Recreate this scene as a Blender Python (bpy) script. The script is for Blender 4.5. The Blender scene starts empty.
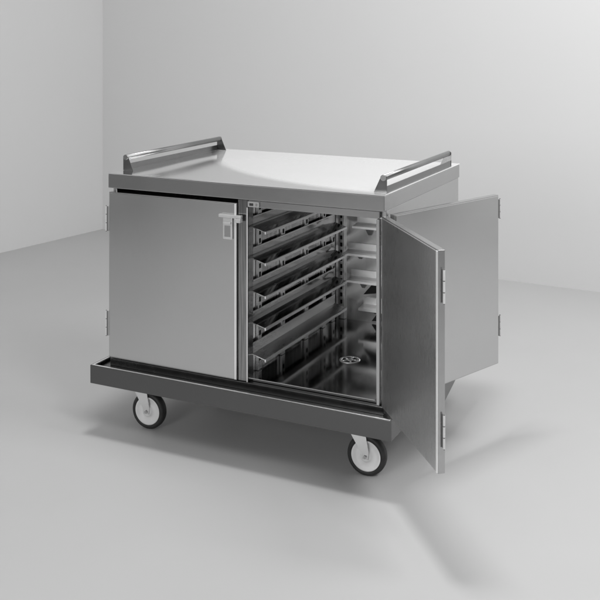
import bpy, bmesh, math
from mathutils import Vector, Matrix
S=bpy.context.scene
col=S.collection
S.view_settings.view_transform='Standard'
S.view_settings.look='None'
S.view_settings.exposure=0

# ---------------------------------------------------------------- materials
def newmat(name):
    m=bpy.data.materials.new(name); m.use_nodes=True
    nt=m.node_tree; b=nt.nodes['Principled BSDF']
    return m,nt,b
def steel(name,base,rough,stretch=(1,1,60),metal=1.0,var=.04,bump=.004,blot=.03,warp=0,wscale=1.6,cvar=.03):
    m,nt,b=newmat(name); N=nt.nodes; L=nt.links
    b.inputs['Metallic'].default_value=metal
    tc=N.new('ShaderNodeTexCoord'); mp=N.new('ShaderNodeMapping'); mp.inputs['Scale'].default_value=stretch
    n=N.new('ShaderNodeTexNoise'); n.inputs['Scale'].default_value=14; n.inputs['Detail'].default_value=6
    L.new(tc.outputs['Object'],mp.inputs[0]); L.new(mp.outputs[0],n.inputs['Vector'])
    n2=N.new('ShaderNodeTexNoise'); n2.inputs['Scale'].default_value=2.3; n2.inputs['Detail'].default_value=4
    L.new(tc.outputs['Object'],n2.inputs['Vector'])
    a=N.new('ShaderNodeMapRange'); a.inputs[1].default_value=.3;a.inputs[2].default_value=.7
    a.inputs[3].default_value=rough-var*.5; a.inputs[4].default_value=rough+var*.5
    L.new(n.outputs['Fac'],a.inputs[0])
    b2=N.new('ShaderNodeMapRange'); b2.inputs[1].default_value=.3;b2.inputs[2].default_value=.7
    b2.inputs[3].default_value=-blot; b2.inputs[4].default_value=blot
    L.new(n2.outputs['Fac'],b2.inputs[0])
    ad=N.new('ShaderNodeMath'); ad.operation='ADD'; L.new(a.outputs[0],ad.inputs[0]); L.new(b2.outputs[0],ad.inputs[1])
    L.new(ad.outputs[0],b.inputs['Roughness'])
    cr=N.new('ShaderNodeMapRange'); cr.inputs[1].default_value=.25;cr.inputs[2].default_value=.75
    cr.inputs[3].default_value=base*(1-cvar); cr.inputs[4].default_value=min(1,base*(1+cvar))
    L.new(n.outputs['Fac'],cr.inputs[0])
    cc=N.new('ShaderNodeCombineColor')
    for i in range(3): L.new(cr.outputs[0],cc.inputs[i])
    L.new(cc.outputs[0],b.inputs['Base Color'])
    last=None
    if bump:
        bp=N.new('ShaderNodeBump'); bp.inputs['Strength'].default_value=bump; bp.inputs['Distance'].default_value=.001
        L.new(n.outputs['Fac'],bp.inputs['Height']); last=bp
    if warp:
        n3=N.new('ShaderNodeTexNoise'); n3.inputs['Scale'].default_value=wscale; n3.inputs['Detail'].default_value=1
        L.new(tc.outputs['Object'],n3.inputs['Vector'])
        b3=N.new('ShaderNodeBump'); b3.inputs['Strength'].default_value=1; b3.inputs['Distance'].default_value=warp
        L.new(n3.outputs['Fac'],b3.inputs['Height'])
        if last: L.new(last.outputs[0],b3.inputs['Normal'])
        last=b3
    if last: L.new(last.outputs[0],b.inputs['Normal'])
    return m
def matte(name,c,rough=.6,noise=.04,scale=4,spec=.3):
    m,nt,b=newmat(name); N=nt.nodes; L=nt.links
    tc=N.new('ShaderNodeTexCoord'); n=N.new('ShaderNodeTexNoise'); n.inputs['Scale'].default_value=scale; n.inputs['Detail'].default_value=8
    L.new(tc.outputs['Object'],n.inputs['Vector'])
    cr=N.new('ShaderNodeMapRange'); cr.inputs[1].default_value=.3;cr.inputs[2].default_value=.7
    cr.inputs[3].default_value=c*(1-noise); cr.inputs[4].default_value=c*(1+noise)
    L.new(n.outputs['Fac'],cr.inputs[0])
    cc=N.new('ShaderNodeCombineColor')
    for i in range(3): L.new(cr.outputs[0],cc.inputs[i])
    L.new(cc.outputs[0],b.inputs['Base Color'])
    b.inputs['Roughness'].default_value=rough
    b.inputs['Specular IOR Level'].default_value=spec
    return m
M_door=steel('satin_steel',.60,.19,(60,60,1.2),warp=.030,wscale=1.2,blot=.03,bump=0,var=.05)
M_inner=steel('door_lining_steel',.76,.28,(60,60,1.2),warp=.012,blot=.02,bump=0,metal=.93)
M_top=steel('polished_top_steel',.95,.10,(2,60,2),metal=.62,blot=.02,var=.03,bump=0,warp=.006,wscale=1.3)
# curved reflection edge put into the worktop's metallic value, darker towards the left front
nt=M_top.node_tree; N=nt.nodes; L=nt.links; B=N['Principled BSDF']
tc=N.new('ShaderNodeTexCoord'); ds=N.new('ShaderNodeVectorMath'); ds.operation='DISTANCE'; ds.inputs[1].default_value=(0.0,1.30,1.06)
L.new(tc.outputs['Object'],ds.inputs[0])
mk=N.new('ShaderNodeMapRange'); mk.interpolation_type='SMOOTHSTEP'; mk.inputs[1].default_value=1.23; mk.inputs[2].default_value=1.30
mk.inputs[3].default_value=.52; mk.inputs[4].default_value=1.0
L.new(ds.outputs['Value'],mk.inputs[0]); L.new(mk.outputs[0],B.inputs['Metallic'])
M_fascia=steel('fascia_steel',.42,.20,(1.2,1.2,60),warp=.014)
M_body=steel('cabinet_steel',.50,.26,(1.2,1.2,60),warp=.006)
M_in=steel('interior_steel',.50,.10,(6,6,.4),blot=.03,warp=.0,cvar=.35)
M_pan=steel('interior_floor_steel',.32,.10,(2,60,2),blot=.03,var=.03,bump=0)
M_back=steel('interior_back_steel',.95,.20,(60,60,1.5),blot=.04,metal=.80,warp=.005,wscale=5,bump=0)
M_rail=steel('rail_steel',.50,.12,(40,2,40),blot=.04)
M_pale=steel('pale_rail_steel',.85,.28,(40,2,40),blot=.01,var=.01,bump=0,cvar=.01)
M_base=steel('dark_bumper_steel',.14,.20,(1.2,1.2,60),warp=.006)
M_bracket=steel('bracket_steel',.20,.25,(3,3,3))
M_post=steel('post_steel',.30,.12,(14,14,.4),blot=.05,warp=.01,cvar=.5)
M_bright=steel('bright_fitting_steel',.75,.25,(4,4,4))
M_tube=steel('handle_tube_steel',.30,.36,(60,1,60),blot=.02,var=.04)
M_edge=steel('door_edge_steel',.50,.25,(3,3,3),var=.01,bump=0,blot=.01)
M_strip=steel('door_edge_strip_steel',.92,.35,(3,3,3),var=.01,bump=0,blot=.01,metal=.7)
M_lip=steel('light_lip_steel',.95,.33,(3,3,3))
M_hinge=matte('hinge_steel',.16,.5,.05,60,.4)
M_pin=matte('hinge_pin_steel',.60,.4,.05,60,.5)
M_latch=steel('latch_steel',.72,.35,(3,3,3),metal=.85)
M_tyre=matte('black_rubber',.03,.5,.2,60)
M_hub=matte('pale_wheel_plastic',.80,.45,.04,30)
M_dark=matte('dark_gap',.02,.6)
M_floor=matte('studio_floor_paint',.46,.5,.02,1.2,.25)
M_wall=matte('studio_wall_paint',.63,.8,.008,.8,.1)
M_wall2=matte('studio_side_wall_paint',.67,.8,.008,.8,.1)

# ---------------------------------------------------------------- mesh helpers
class MB:
    def __init__(s): s.bm=bmesh.new(); s.mats=[]
    def mi(s,m):
        if m not in s.mats: s.mats.append(m)
        return s.mats.index(m)
    def _fin(s,faces,mat,smooth=False):
        i=s.mi(mat)
        for f in faces: f.material_index=i; f.smooth=smooth
    def box(s,a,b,mat,bev=.0015,rot=None):
        t=bmesh.new(); bmesh.ops.create_cube(t,size=1)
        for v in t.verts:
            v.co=Vector([(a[k]+b[k])/2+v.co[k]*(b[k]-a[k]) for k in range(3)])
        if bev>0: bmesh.ops.bevel(t,geom=t.edges[:],offset=bev,segments=2,affect='EDGES',profile=.5)
        if rot: t.transform(rot)
        s.add(t,mat)
    def add(s,t,mat,smooth=False):
        me=bpy.data.meshes.new('tmp'); t.to_mesh(me); t.free()
        n=len(s.bm.faces); s.bm.from_mesh(me); bpy.data.meshes.remove(me)
        s.bm.faces.ensure_lookup_table()
        s._fin(s.bm.faces[n:],mat,smooth)
    def cyl(s,p,q,r,mat,seg=24,r2=None):
        p=Vector(p);q=Vector(q);t=bmesh.new()
        bmesh.ops.create_cone(t,cap_ends=True,segments=seg,radius1=r,radius2=r if r2 is None else r2,depth=(q-p).length)
        M=Matrix.Translation((p+q)/2)@(q-p).to_track_quat('Z','Y').to_matrix().to_4x4()
        t.transform(M)
        for f in t.faces: f.smooth=len(f.verts)==4
        n=len(s.bm.faces); me=bpy.data.meshes.new('tmp'); t.to_mesh(me); t.free(); s.bm.from_mesh(me); bpy.data.meshes.remove(me)
        s.bm.faces.ensure_lookup_table(); i=s.mi(mat)
        for f in s.bm.faces[n:]: f.material_index=i
    def prism(s,pts,axis,a,b,mat,bev=0):
        t=bmesh.new()
        def mk(u,v,w):
            c=[0,0,0]; o=[k for k in range(3) if k!=axis]; c[o[0]]=u;c[o[1]]=v;c[axis]=w; return t.verts.new(c)
        A=[mk(u,v,a) for u,v in pts];B=[mk(u,v,b) for u,v in pts]
        t.faces.new(A);t.faces.new(B[::-1])
        n=len(pts)
        for i in range(n): t.faces.new((A[i],B[i],B[(i+1)%n],A[(i+1)%n]))
        bmesh.ops.recalc_face_normals(t,faces=t.faces[:])
        if bev: bmesh.ops.bevel(t,geom=t.edges[:],offset=bev,segments=2,affect='EDGES')
        s.add(t,mat)
    def lathe(s,prof,mat,center=(0,0,0),seg=64,axis='y',closed=True):
        t=bmesh.new(); rings=[]
        for k in range(seg):
            a=2*math.pi*k/seg; ring=[]
            for r,h in prof:
                if axis=='y': c=(r*math.cos(a),h,r*math.sin(a))
                else: c=(r*math.cos(a),r*math.sin(a),h)
                ring.append(t.verts.new(Vector(c)+Vector(center)))
            rings.append(ring)
        m=len(prof)
        for k in range(seg):
            A=rings[k];B=rings[(k+1)%seg]
            for j in range(m if closed else m-1):
                t.faces.new((A[j],A[(j+1)%m],B[(j+1)%m],B[j]))
        bmesh.ops.recalc_face_normals(t,faces=t.faces[:])
        s.add(t,mat,True)
    def obj(s,name,parent=None,loc=(0,0,0),rotz=0):
        me=bpy.data.meshes.new(name); s.bm.to_mesh(me); s.bm.free()
        for m in s.mats: me.materials.append(m)
        o=bpy.data.objects.new(name,me); col.objects.link(o)
        o.location=loc; o.rotation_euler[2]=rotz
        if parent: o.parent=parent
        return o

# ---------------------------------------------------------------- the trolley
W,D=1.2,.90
ZT,ZS,ZB=1.06,1.0,.308
T=bpy.data.objects.new('meal_trolley',None); col.objects.link(T)
T['label']='stainless steel meal trolley with open doors on a studio floor'
T['category']='trolley'

# cabinet shell
m=MB()
t=.018
yf=.030
m.box((-W+.004,yf,ZB),(-W+.004+t,D-.004,ZS-.001),M_body)              # side
m.box((-.004-t,yf,ZB),(-.004,D-.004,ZS-.001),M_body)                # side
m.box((-W+.004+t+.001,D-.004-t,ZB),(-.004-t-.001,D-.004,ZS-.001),M_back) # back
m.box((-.599,.010,ZB+.001),(-.556,.052,ZS-.002),M_post,.002)                 # centre post
m.box((-.5605,.0065,ZB+.001),(-.5562,.0098,ZS-.030),M_strip,.0008)           # bright post edge
m.box((-.590,.053,ZB+.001),(-.572,D-.004-t-.001,ZS-.002),M_in)           # partition
m.box((-.571,yf,ZB+.001),(-.023,D-.004-t-.001,ZB+.014),M_pan,.001)       # floor open side
m.box((-W+.004+t+.001,yf,ZB+.001),(-.591,D-.004-t-.001,ZB+.014),M_in,.001)
m.box((-.555,.010,.972),(-.024,.045,ZS-.002),M_fascia,.002)            # top rail
m.box((-.034,.006,ZB+.001),(-.0225,.029,.970),M_edge,.002)           # right jamb
m.box((-.555,.012,ZB+.0145),(-.041,.022,ZB+.018),M_rail,.001)        # sill lip
m.obj('cabinet_body',T)

# worktop
m=MB()
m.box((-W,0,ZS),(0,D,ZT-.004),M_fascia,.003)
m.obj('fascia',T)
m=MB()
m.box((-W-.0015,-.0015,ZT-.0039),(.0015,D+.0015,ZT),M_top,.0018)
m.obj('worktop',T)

# handles
def handle(y0,y1,xo,sgn):
    h=bpy.data.objects.new('handle',None); col.objects.link(h); h.parent=T
    for y in (y0,y1):
        m=MB()
        pts=[(xo,ZT+.0005),(xo+sgn*.050,ZT+.0005),(xo+sgn*.024,ZT+.056),(xo+sgn*.019,ZT+.062),(xo+sgn*.004,ZT+.062),(xo,ZT+.058)]
        m.prism(pts,1,y-.0015,y+.0015,M_bracket,.0005)
        m.obj('bracket',h)
    m=MB()
    xc=xo+sgn*.013
    m.cyl((xc,y0-.004,ZT+.054),(xc,y1+.004,ZT+.054),.0110,M_tube,32)
    m.obj('grip_bar',h)
    m=MB()
    m.prism([(xo+sgn*.001,ZT+.0006),(xo+sgn*.006,ZT+.0006),(xo+sgn*.004,ZT+.024),(xo+sgn*.001,ZT+.024)],1,y0+.004,y1-.004,M_bracket)
    m.obj('upstand',h)
handle(.095,.85,-W+.006,1)
handle(.04,.80,-.006,-1)

# hinge mesh, origin at door edge, projecting +x
def hinge(parent,x,y,z0,z1,mir=1):
    m=MB()
    def bx(a,b,mat,bev=.0004):
        a=list(a);b=list(b)
        if mir<0: a[0],b[0]=-b[0],-a[0]
        m.box(a,b,mat,bev)
    h=z1-z0
    bx((.000,-.0015,0),(.008,.0005,h),M_hinge)
    bx((.0082,-.003,0),(.0138,.003,h*.31),M_pin)
    bx((.0082,-.003,h*.345),(.0138,.003,h*.655),M_pin)
    bx((.0082,-.003,h*.69),(.0138,.003,h),M_pin)
    bx((.0095,-.002,-.003),(.0125,.002,h+.003),M_hinge)
    return m.obj('hinge',parent,(x,y,z0))

def door(w,loc,rotz,label,face=None,strip=0):
    m=MB()
    z0,z1=ZB+.003,.984
    m.box((0,.003,z0),(w,.026,z1),M_edge,.002)
    m.box((.004,.0,z0+.004),(w-.004-strip,.0035,z1-.004),face or M_door,.0015)
    if strip: m.box((w-.0035-strip,-.0012,z0+.003),(w-.001,.0035,z1-.003),M_strip,.001)
    m.box((.012,.0255,z0+.012),(w-.012,.0275,z1-.012),M_door,.0008)
    o=m.obj('door',T,loc,rotz)
    o['label']=label
    return o
d=door(.597,(-W+.002,0,0),0,'closed flat satin steel door with latch',strip=.005)
hinge(d,0,0,.40,.50,-1); hinge(d,0,0,.825,.925,-1)
m=MB()
m.box((.528,-.018,.929),(.626,-.002,.941),M_latch,.002)
m.box((.602,-.022,.914),(.626,-.002,.9285),M_latch,.002)
m.box((.542,-.009,.845),(.584,-.002,.928),M_latch,.003)
m.box((.550,-.0105,.855),(.576,-.0085,.898),M_edge,.001)
m.box((.546,-.016,.904),(.580,-.0095,.914),M_latch,.002)
m.obj('latch',d)
h1=Vector((-.010,-.006)); e1=Vector((.331,-.42)); a=e1-h1
d=door(a.length,(h1.x,h1.y,0),math.atan2(a.y,a.x),'steel door swung wide open, inner face showing',M_inner,strip=.006)
hinge(d,a.length+.0005,.018,.39,.49,1); hinge(d,a.length+.0005,.018,.825,.925,1)
h2=Vector((.024,.047)); e2=Vector((.246,.626)); a=e2-h2
d=door(a.length,(h2.x,h2.y,0),math.atan2(a.y,a.x),'steel door leaf standing open beside the cabinet end')
hinge(d,a.length+.0005,.004,.42,.50,1); hinge(d,a.length+.0005,.004,.89,.965,1)
hinge(d,0,.004,.88,.965,-1)

# strike
m=MB()
m.box((-.553,.002,.974),(-.505,.0095,.994),M_bright,.0015)
m.box((-.545,-.001,.979),(-.530,.0025,.989),M_base,.001)
m.box((-.52,.000,.978),(-.512,.0025,.990),M_edge,.001)
m.obj('strike_plate',T)

# rack uprights
def upright(x0,x1,y0,y1,face_x):
    m=MB()
    m.box((x0,y0,ZB+.015),(x1,y1,.971),M_pale,.001)
    z=.36
    while z<.96:
        m.box((x1-.0005 if face_x>0 else x0-.001,(y0+y1)/2-.006,z),(x1+.001 if face_x>0 else x0+.0005,(y0+y1)/2+.006,z+.018),M_dark,0)
        z+=.0325
    return m.obj('rack_upright',T)
for y in (.10,.30,.52,.70,.80):
    upright(-.571,-.561,y,y+.030,1)
m=MB()
m.box((-.562,D-.034,ZB+.015),(-.530,D-.0235,.971),M_lip,.001)
z=.36
while z<.96:
    m.box((-.551,D-.0355,z),(-.541,D-.0335,z+.018),M_dark,0); z+=.0325
m.obj('rack_upright',T)

# tray runners : broad folded ledges
stops=[(-.44,.0),(-.50,.010),(-.515,.0),(-.47,.014),(-.515,.0)]
for i,z in enumerate((.400,.52,.64,.765,.885)):
    mr_=M_pale if i==0 else M_rail
    m=MB()
    hh=.040
    m.prism([(-.560,z+hh),(-.557,z+hh),(-.557,z+.006),(-.500,z-.010),(-.500,z-.017),(-.503,z-.017),(-.503,z-.012),(-.560,z+.003)],1,.045,.82,mr_)
    m.box((-.5035,.0446,z-.0190),(-.4980,.8204,z-.0085),M_lip,.0006)
    m.box((-.5605,.0448,z+hh+.0002),(-.5560,.8202,z+hh+.0045),M_lip,.0004)
    m.obj('tray_runner',T)
    x0,dz=stops[i]
    m=MB()
    m.prism([(D-.024,z+.034),(D-.027,z+.034),(D-.027,z+.004),(D-.085,z-.004),(D-.085,z-.012),(D-.088,z-.012),(D-.088,z-.002),(D-.024,z+.001)],0,x0,-.06,M_lip)
    m.prism([(x0+.03,z-.004),(x0+.085,z-.004),(x0+.070,z-.035-dz),(x0+.055,z-.035-dz)],1,D-.032,D-.024,M_bracket,.0008)
    m.obj('tray_stop',T)
# slanted dark patches standing in for black reflections, low on the back panel
m=MB()
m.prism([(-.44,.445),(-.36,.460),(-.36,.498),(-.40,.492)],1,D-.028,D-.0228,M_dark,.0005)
m.obj('dark_reflection_patch',T)
m=MB()
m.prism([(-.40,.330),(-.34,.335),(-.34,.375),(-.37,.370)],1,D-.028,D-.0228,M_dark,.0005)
m.obj('dark_reflection_patch',T)
# drain
m=MB()
zf=ZB+.0142
m.lathe([(.030,0),(.042,0),(.041,.0022),(.031,.0022)],M_strip,(-.292,.372,zf),48,'z')
m.lathe([(.006,0),(.014,0),(.014,.0018),(.006,.0018)],M_strip,(-.292,.372,zf),32,'z')
for k in range(5):
    a=k*math.pi*2/5+.2
    m.cyl((-.292+.012*math.cos(a),.372+.012*math.sin(a),zf+.0008),(-.292+.032*math.cos(a),.372+.032*math.sin(a),zf+.0008),.003,M_strip,8)
m.cyl((-.292,.372,zf-.0002),(-.292,.372,zf+.0008),.034,M_dark,32)
m.obj('floor_drain',T)

# bumper frame
m=MB()
ex,ey=.046,.057
b1,b2=.291,.218
X0,X1,Y0,Y1=-W-ex,ex,-ey,D+ex
tk=.004
for (a,b) in (((X0,Y0),(X1,Y0+tk)),((X0,Y1-tk),(X1,Y1)),((X0,Y0+tk+.0002),(X0+tk,Y1-tk-.0002)),((X1-tk,Y0+tk+.0002),(X1,Y1-tk-.0002))):
    m.box((a[0],a[1],b2),(b[0],b[1],b1),M_base,.0015)
m.box((X0+tk+.0003,Y0+tk+.0003,.268),(X1-tk-.0003,Y1-tk-.0003,.2785),M_base,.001)
m.box((X0+tk+.0003,Y0+tk+.0003,.287),(X1-tk-.0003,Y0+tk+.009,.2916),M_lip,.0008)
m.box((X0+tk+.0003,Y0+tk+.0095,.287),(X0+tk+.009,Y1-tk-.0005,.2916),M_lip,.0008)
m.box((-W+.006,.006,.2788),(-.006,D-.012,ZB-.0005),M_bracket,.001)
m.box((-W+.05,.06,.235),(-.05,D-.06,.2675),M_base,.001)
m.obj('bumper_frame',T)
m=MB()
m.prism([(.42,.2175),(.44,.135),(.50,.135),(.80,.2175)],0,.030,.044,M_base,.001)
m.obj('corner_gusset',T)

# casters
def caster(x,y,rot,sx=-.035):
    R=.075
    m=MB()
    for yy in (-.026,.022):
        m.prism([(-.012,R-.010),(.012,R-.010),(.014,R+.012),(sx+.034,.172),(sx-.034,.172),(-.016,R+.012)],1,yy,yy+.004,M_bright,.0008)
    m.box((sx-.036,-.028,.1722),(sx+.036,.028,.177),M_bright,.001)
    m.cyl((sx,0,.177),(sx,0,.196),.027,M_bright)
    m.box((sx-.05,-.042,.196),(sx+.05,.042,.202),M_bright,.001)
    m.cyl((sx,0,.202),(sx,0,.2345),.014,M_base)
    m.cyl((0,-.031,R),(0,.031,R),.006,M_edge)
    c=m.obj('caster',T,(x,y,0),rot)
    m=MB()
    m.lathe([(.057,-.018),(.068,-.018),(.0735,-.013),(.075,-.006),(.075,.006),(.0735,.013),(.068,.018),(.057,.018)],M_tyre,(0,0,R))
    m.obj('tyre',c)
    m=MB()
    m.lathe([(.008,-.021),(.020,-.021),(.022,-.015),(.030,-.010),(.046,-.011),(.052,-.018),(.0568,-.018),(.0568,.018),(.052,.018),(.046,.011),(.030,.010),(.022,.015),(.020,.021),(.008,.021)],M_hub,(0,0,R))
    m.obj('wheel_hub',c)
caster(-W+.116,.125,.05)
caster(-.116,.125,.05)
caster(-.15,.80,.2)
caster(-W+.116,.80,.3)

# ---------------------------------------------------------------- setting
CX,CY,H=1.2605,-3.254,1.6504; yaw=.4551; c,s=math.cos(yaw),math.sin(yaw)
def wp(r,de): return Vector((CX+r*c-de*s, CY+r*s+de*c))
Cn=wp(-1.62,8.08); Rr=wp(1.873,6.15); Ll=wp(-2.198,7.217)
m=MB(); tt=bmesh.new()
vs=[tt.verts.new(p) for p in ((-14,-14,0),(14,-14,0),(14,14,0),(-14,14,0))]; tt.faces.new(vs); m.add(tt,M_floor)
g=m.obj('floor'); g['kind']='structure'; g['label']='smooth pale grey studio floor'
def wall(P,Q,mat,name,label,hgt=5):
    d=(Q-P).normalized(); n=Vector((-d.y,d.x))
    if n.dot(Vector((CX,CY))-P)<0: n=-n
    L=9
    tt=bmesh.new()
    rows=[]
    for nn,z in ((0,-.01),(0,hgt),(-.12,hgt),(-.12,-.01)):
        A=P+n*nn;B=P+d*L+n*nn
        rows.append((tt.verts.new((A.x,A.y,z)),tt.verts.new((B.x,B.y,z))))
    for i in range(3):
        a,b=rows[i],rows[i+1]
        tt.faces.new((a[0],a[1],b[1],b[0]))
    bmesh.ops.recalc_face_normals(tt,faces=tt.faces[:])
    m=MB(); m.add(tt,mat,False)
    o=m.obj(name); o['label']=label; o['category']='wall'; o['kind']='structure'
    return o
wall(Cn,Rr,M_wall,'back_wall','plain smooth grey studio back wall')
wall(Cn,Ll,M_wall2,'side_wall','plain pale grey studio side wall meeting the corner')

# ---------------------------------------------------------------- light
w=bpy.data.worlds.new('World'); S.world=w; w.use_nodes=True
nt=w.node_tree; bg=nt.nodes['Background']
tc=nt.nodes.new('ShaderNodeTexCoord')
dp=nt.nodes.new('ShaderNodeVectorMath'); dp.operation='DOT_PRODUCT'; dp.inputs[1].default_value=(-.75,-.35,.45)
nt.links.new(tc.outputs['Generated'],dp.inputs[0])
rp=nt.nodes.new('ShaderNodeValToRGB'); e=rp.color_ramp.elements
e[0].position=0; e[0].color=(.10,.10,.10,1); e[1].position=1; e[1].color=(.9,.9,.9,1)
k=rp.color_ramp.elements.new(.5); k.color=(.35,.35,.35,1)
mr=nt.nodes.new('ShaderNodeMapRange'); mr.inputs[1].default_value=-1; mr.inputs[2].default_value=1
nt.links.new(dp.outputs['Value'],mr.inputs[0]); nt.links.new(mr.outputs[0],rp.inputs[0]); nt.links.new(rp.outputs[0],bg.inputs[0])
bg.inputs[1].default_value=.78
def area(name,loc,target,size,power,sy=None):
    l=bpy.data.lights.new(name,'AREA'); l.energy=power; l.size=size
    if sy: l.shape='RECTANGLE'; l.size_y=sy
    o=bpy.data.objects.new(name,l); col.objects.link(o); o.location=loc
    o.rotation_euler=(Vector(target)-Vector(loc)).to_track_quat('-Z','Y').to_euler()
    return o
area('studio_key_lamp',(-.40,-.35,5.2),(-.1,.1,0),.75,105)
area('studio_fill_lamp',(2.7,-2.1,3.5),(-.6,.4,.3),1.0,66)
area('added_front_fill',(-.8,-4.6,1.9),(-.3,.6,.6),1.4,50)  # unseen lamp added to brighten the inside of the open compartment
area('added_wall_wash',(2.4,.4,4.4),(2.0,4.4,1.5),2.0,125)  # added wall washer, lifts the upper back wall that the worktop mirrors

# ---------------------------------------------------------------- camera
cam=bpy.data.cameras.new('Camera'); co=bpy.data.objects.new('Camera',cam); col.objects.link(co)
co.location=(CX,CY,H); co.rotation_euler=(math.pi/2,0,yaw)
cam.sensor_width=36; cam.lens=985.27/600*36; cam.shift_y=-(300-27.76)/600; cam.clip_end=100
S.camera=co
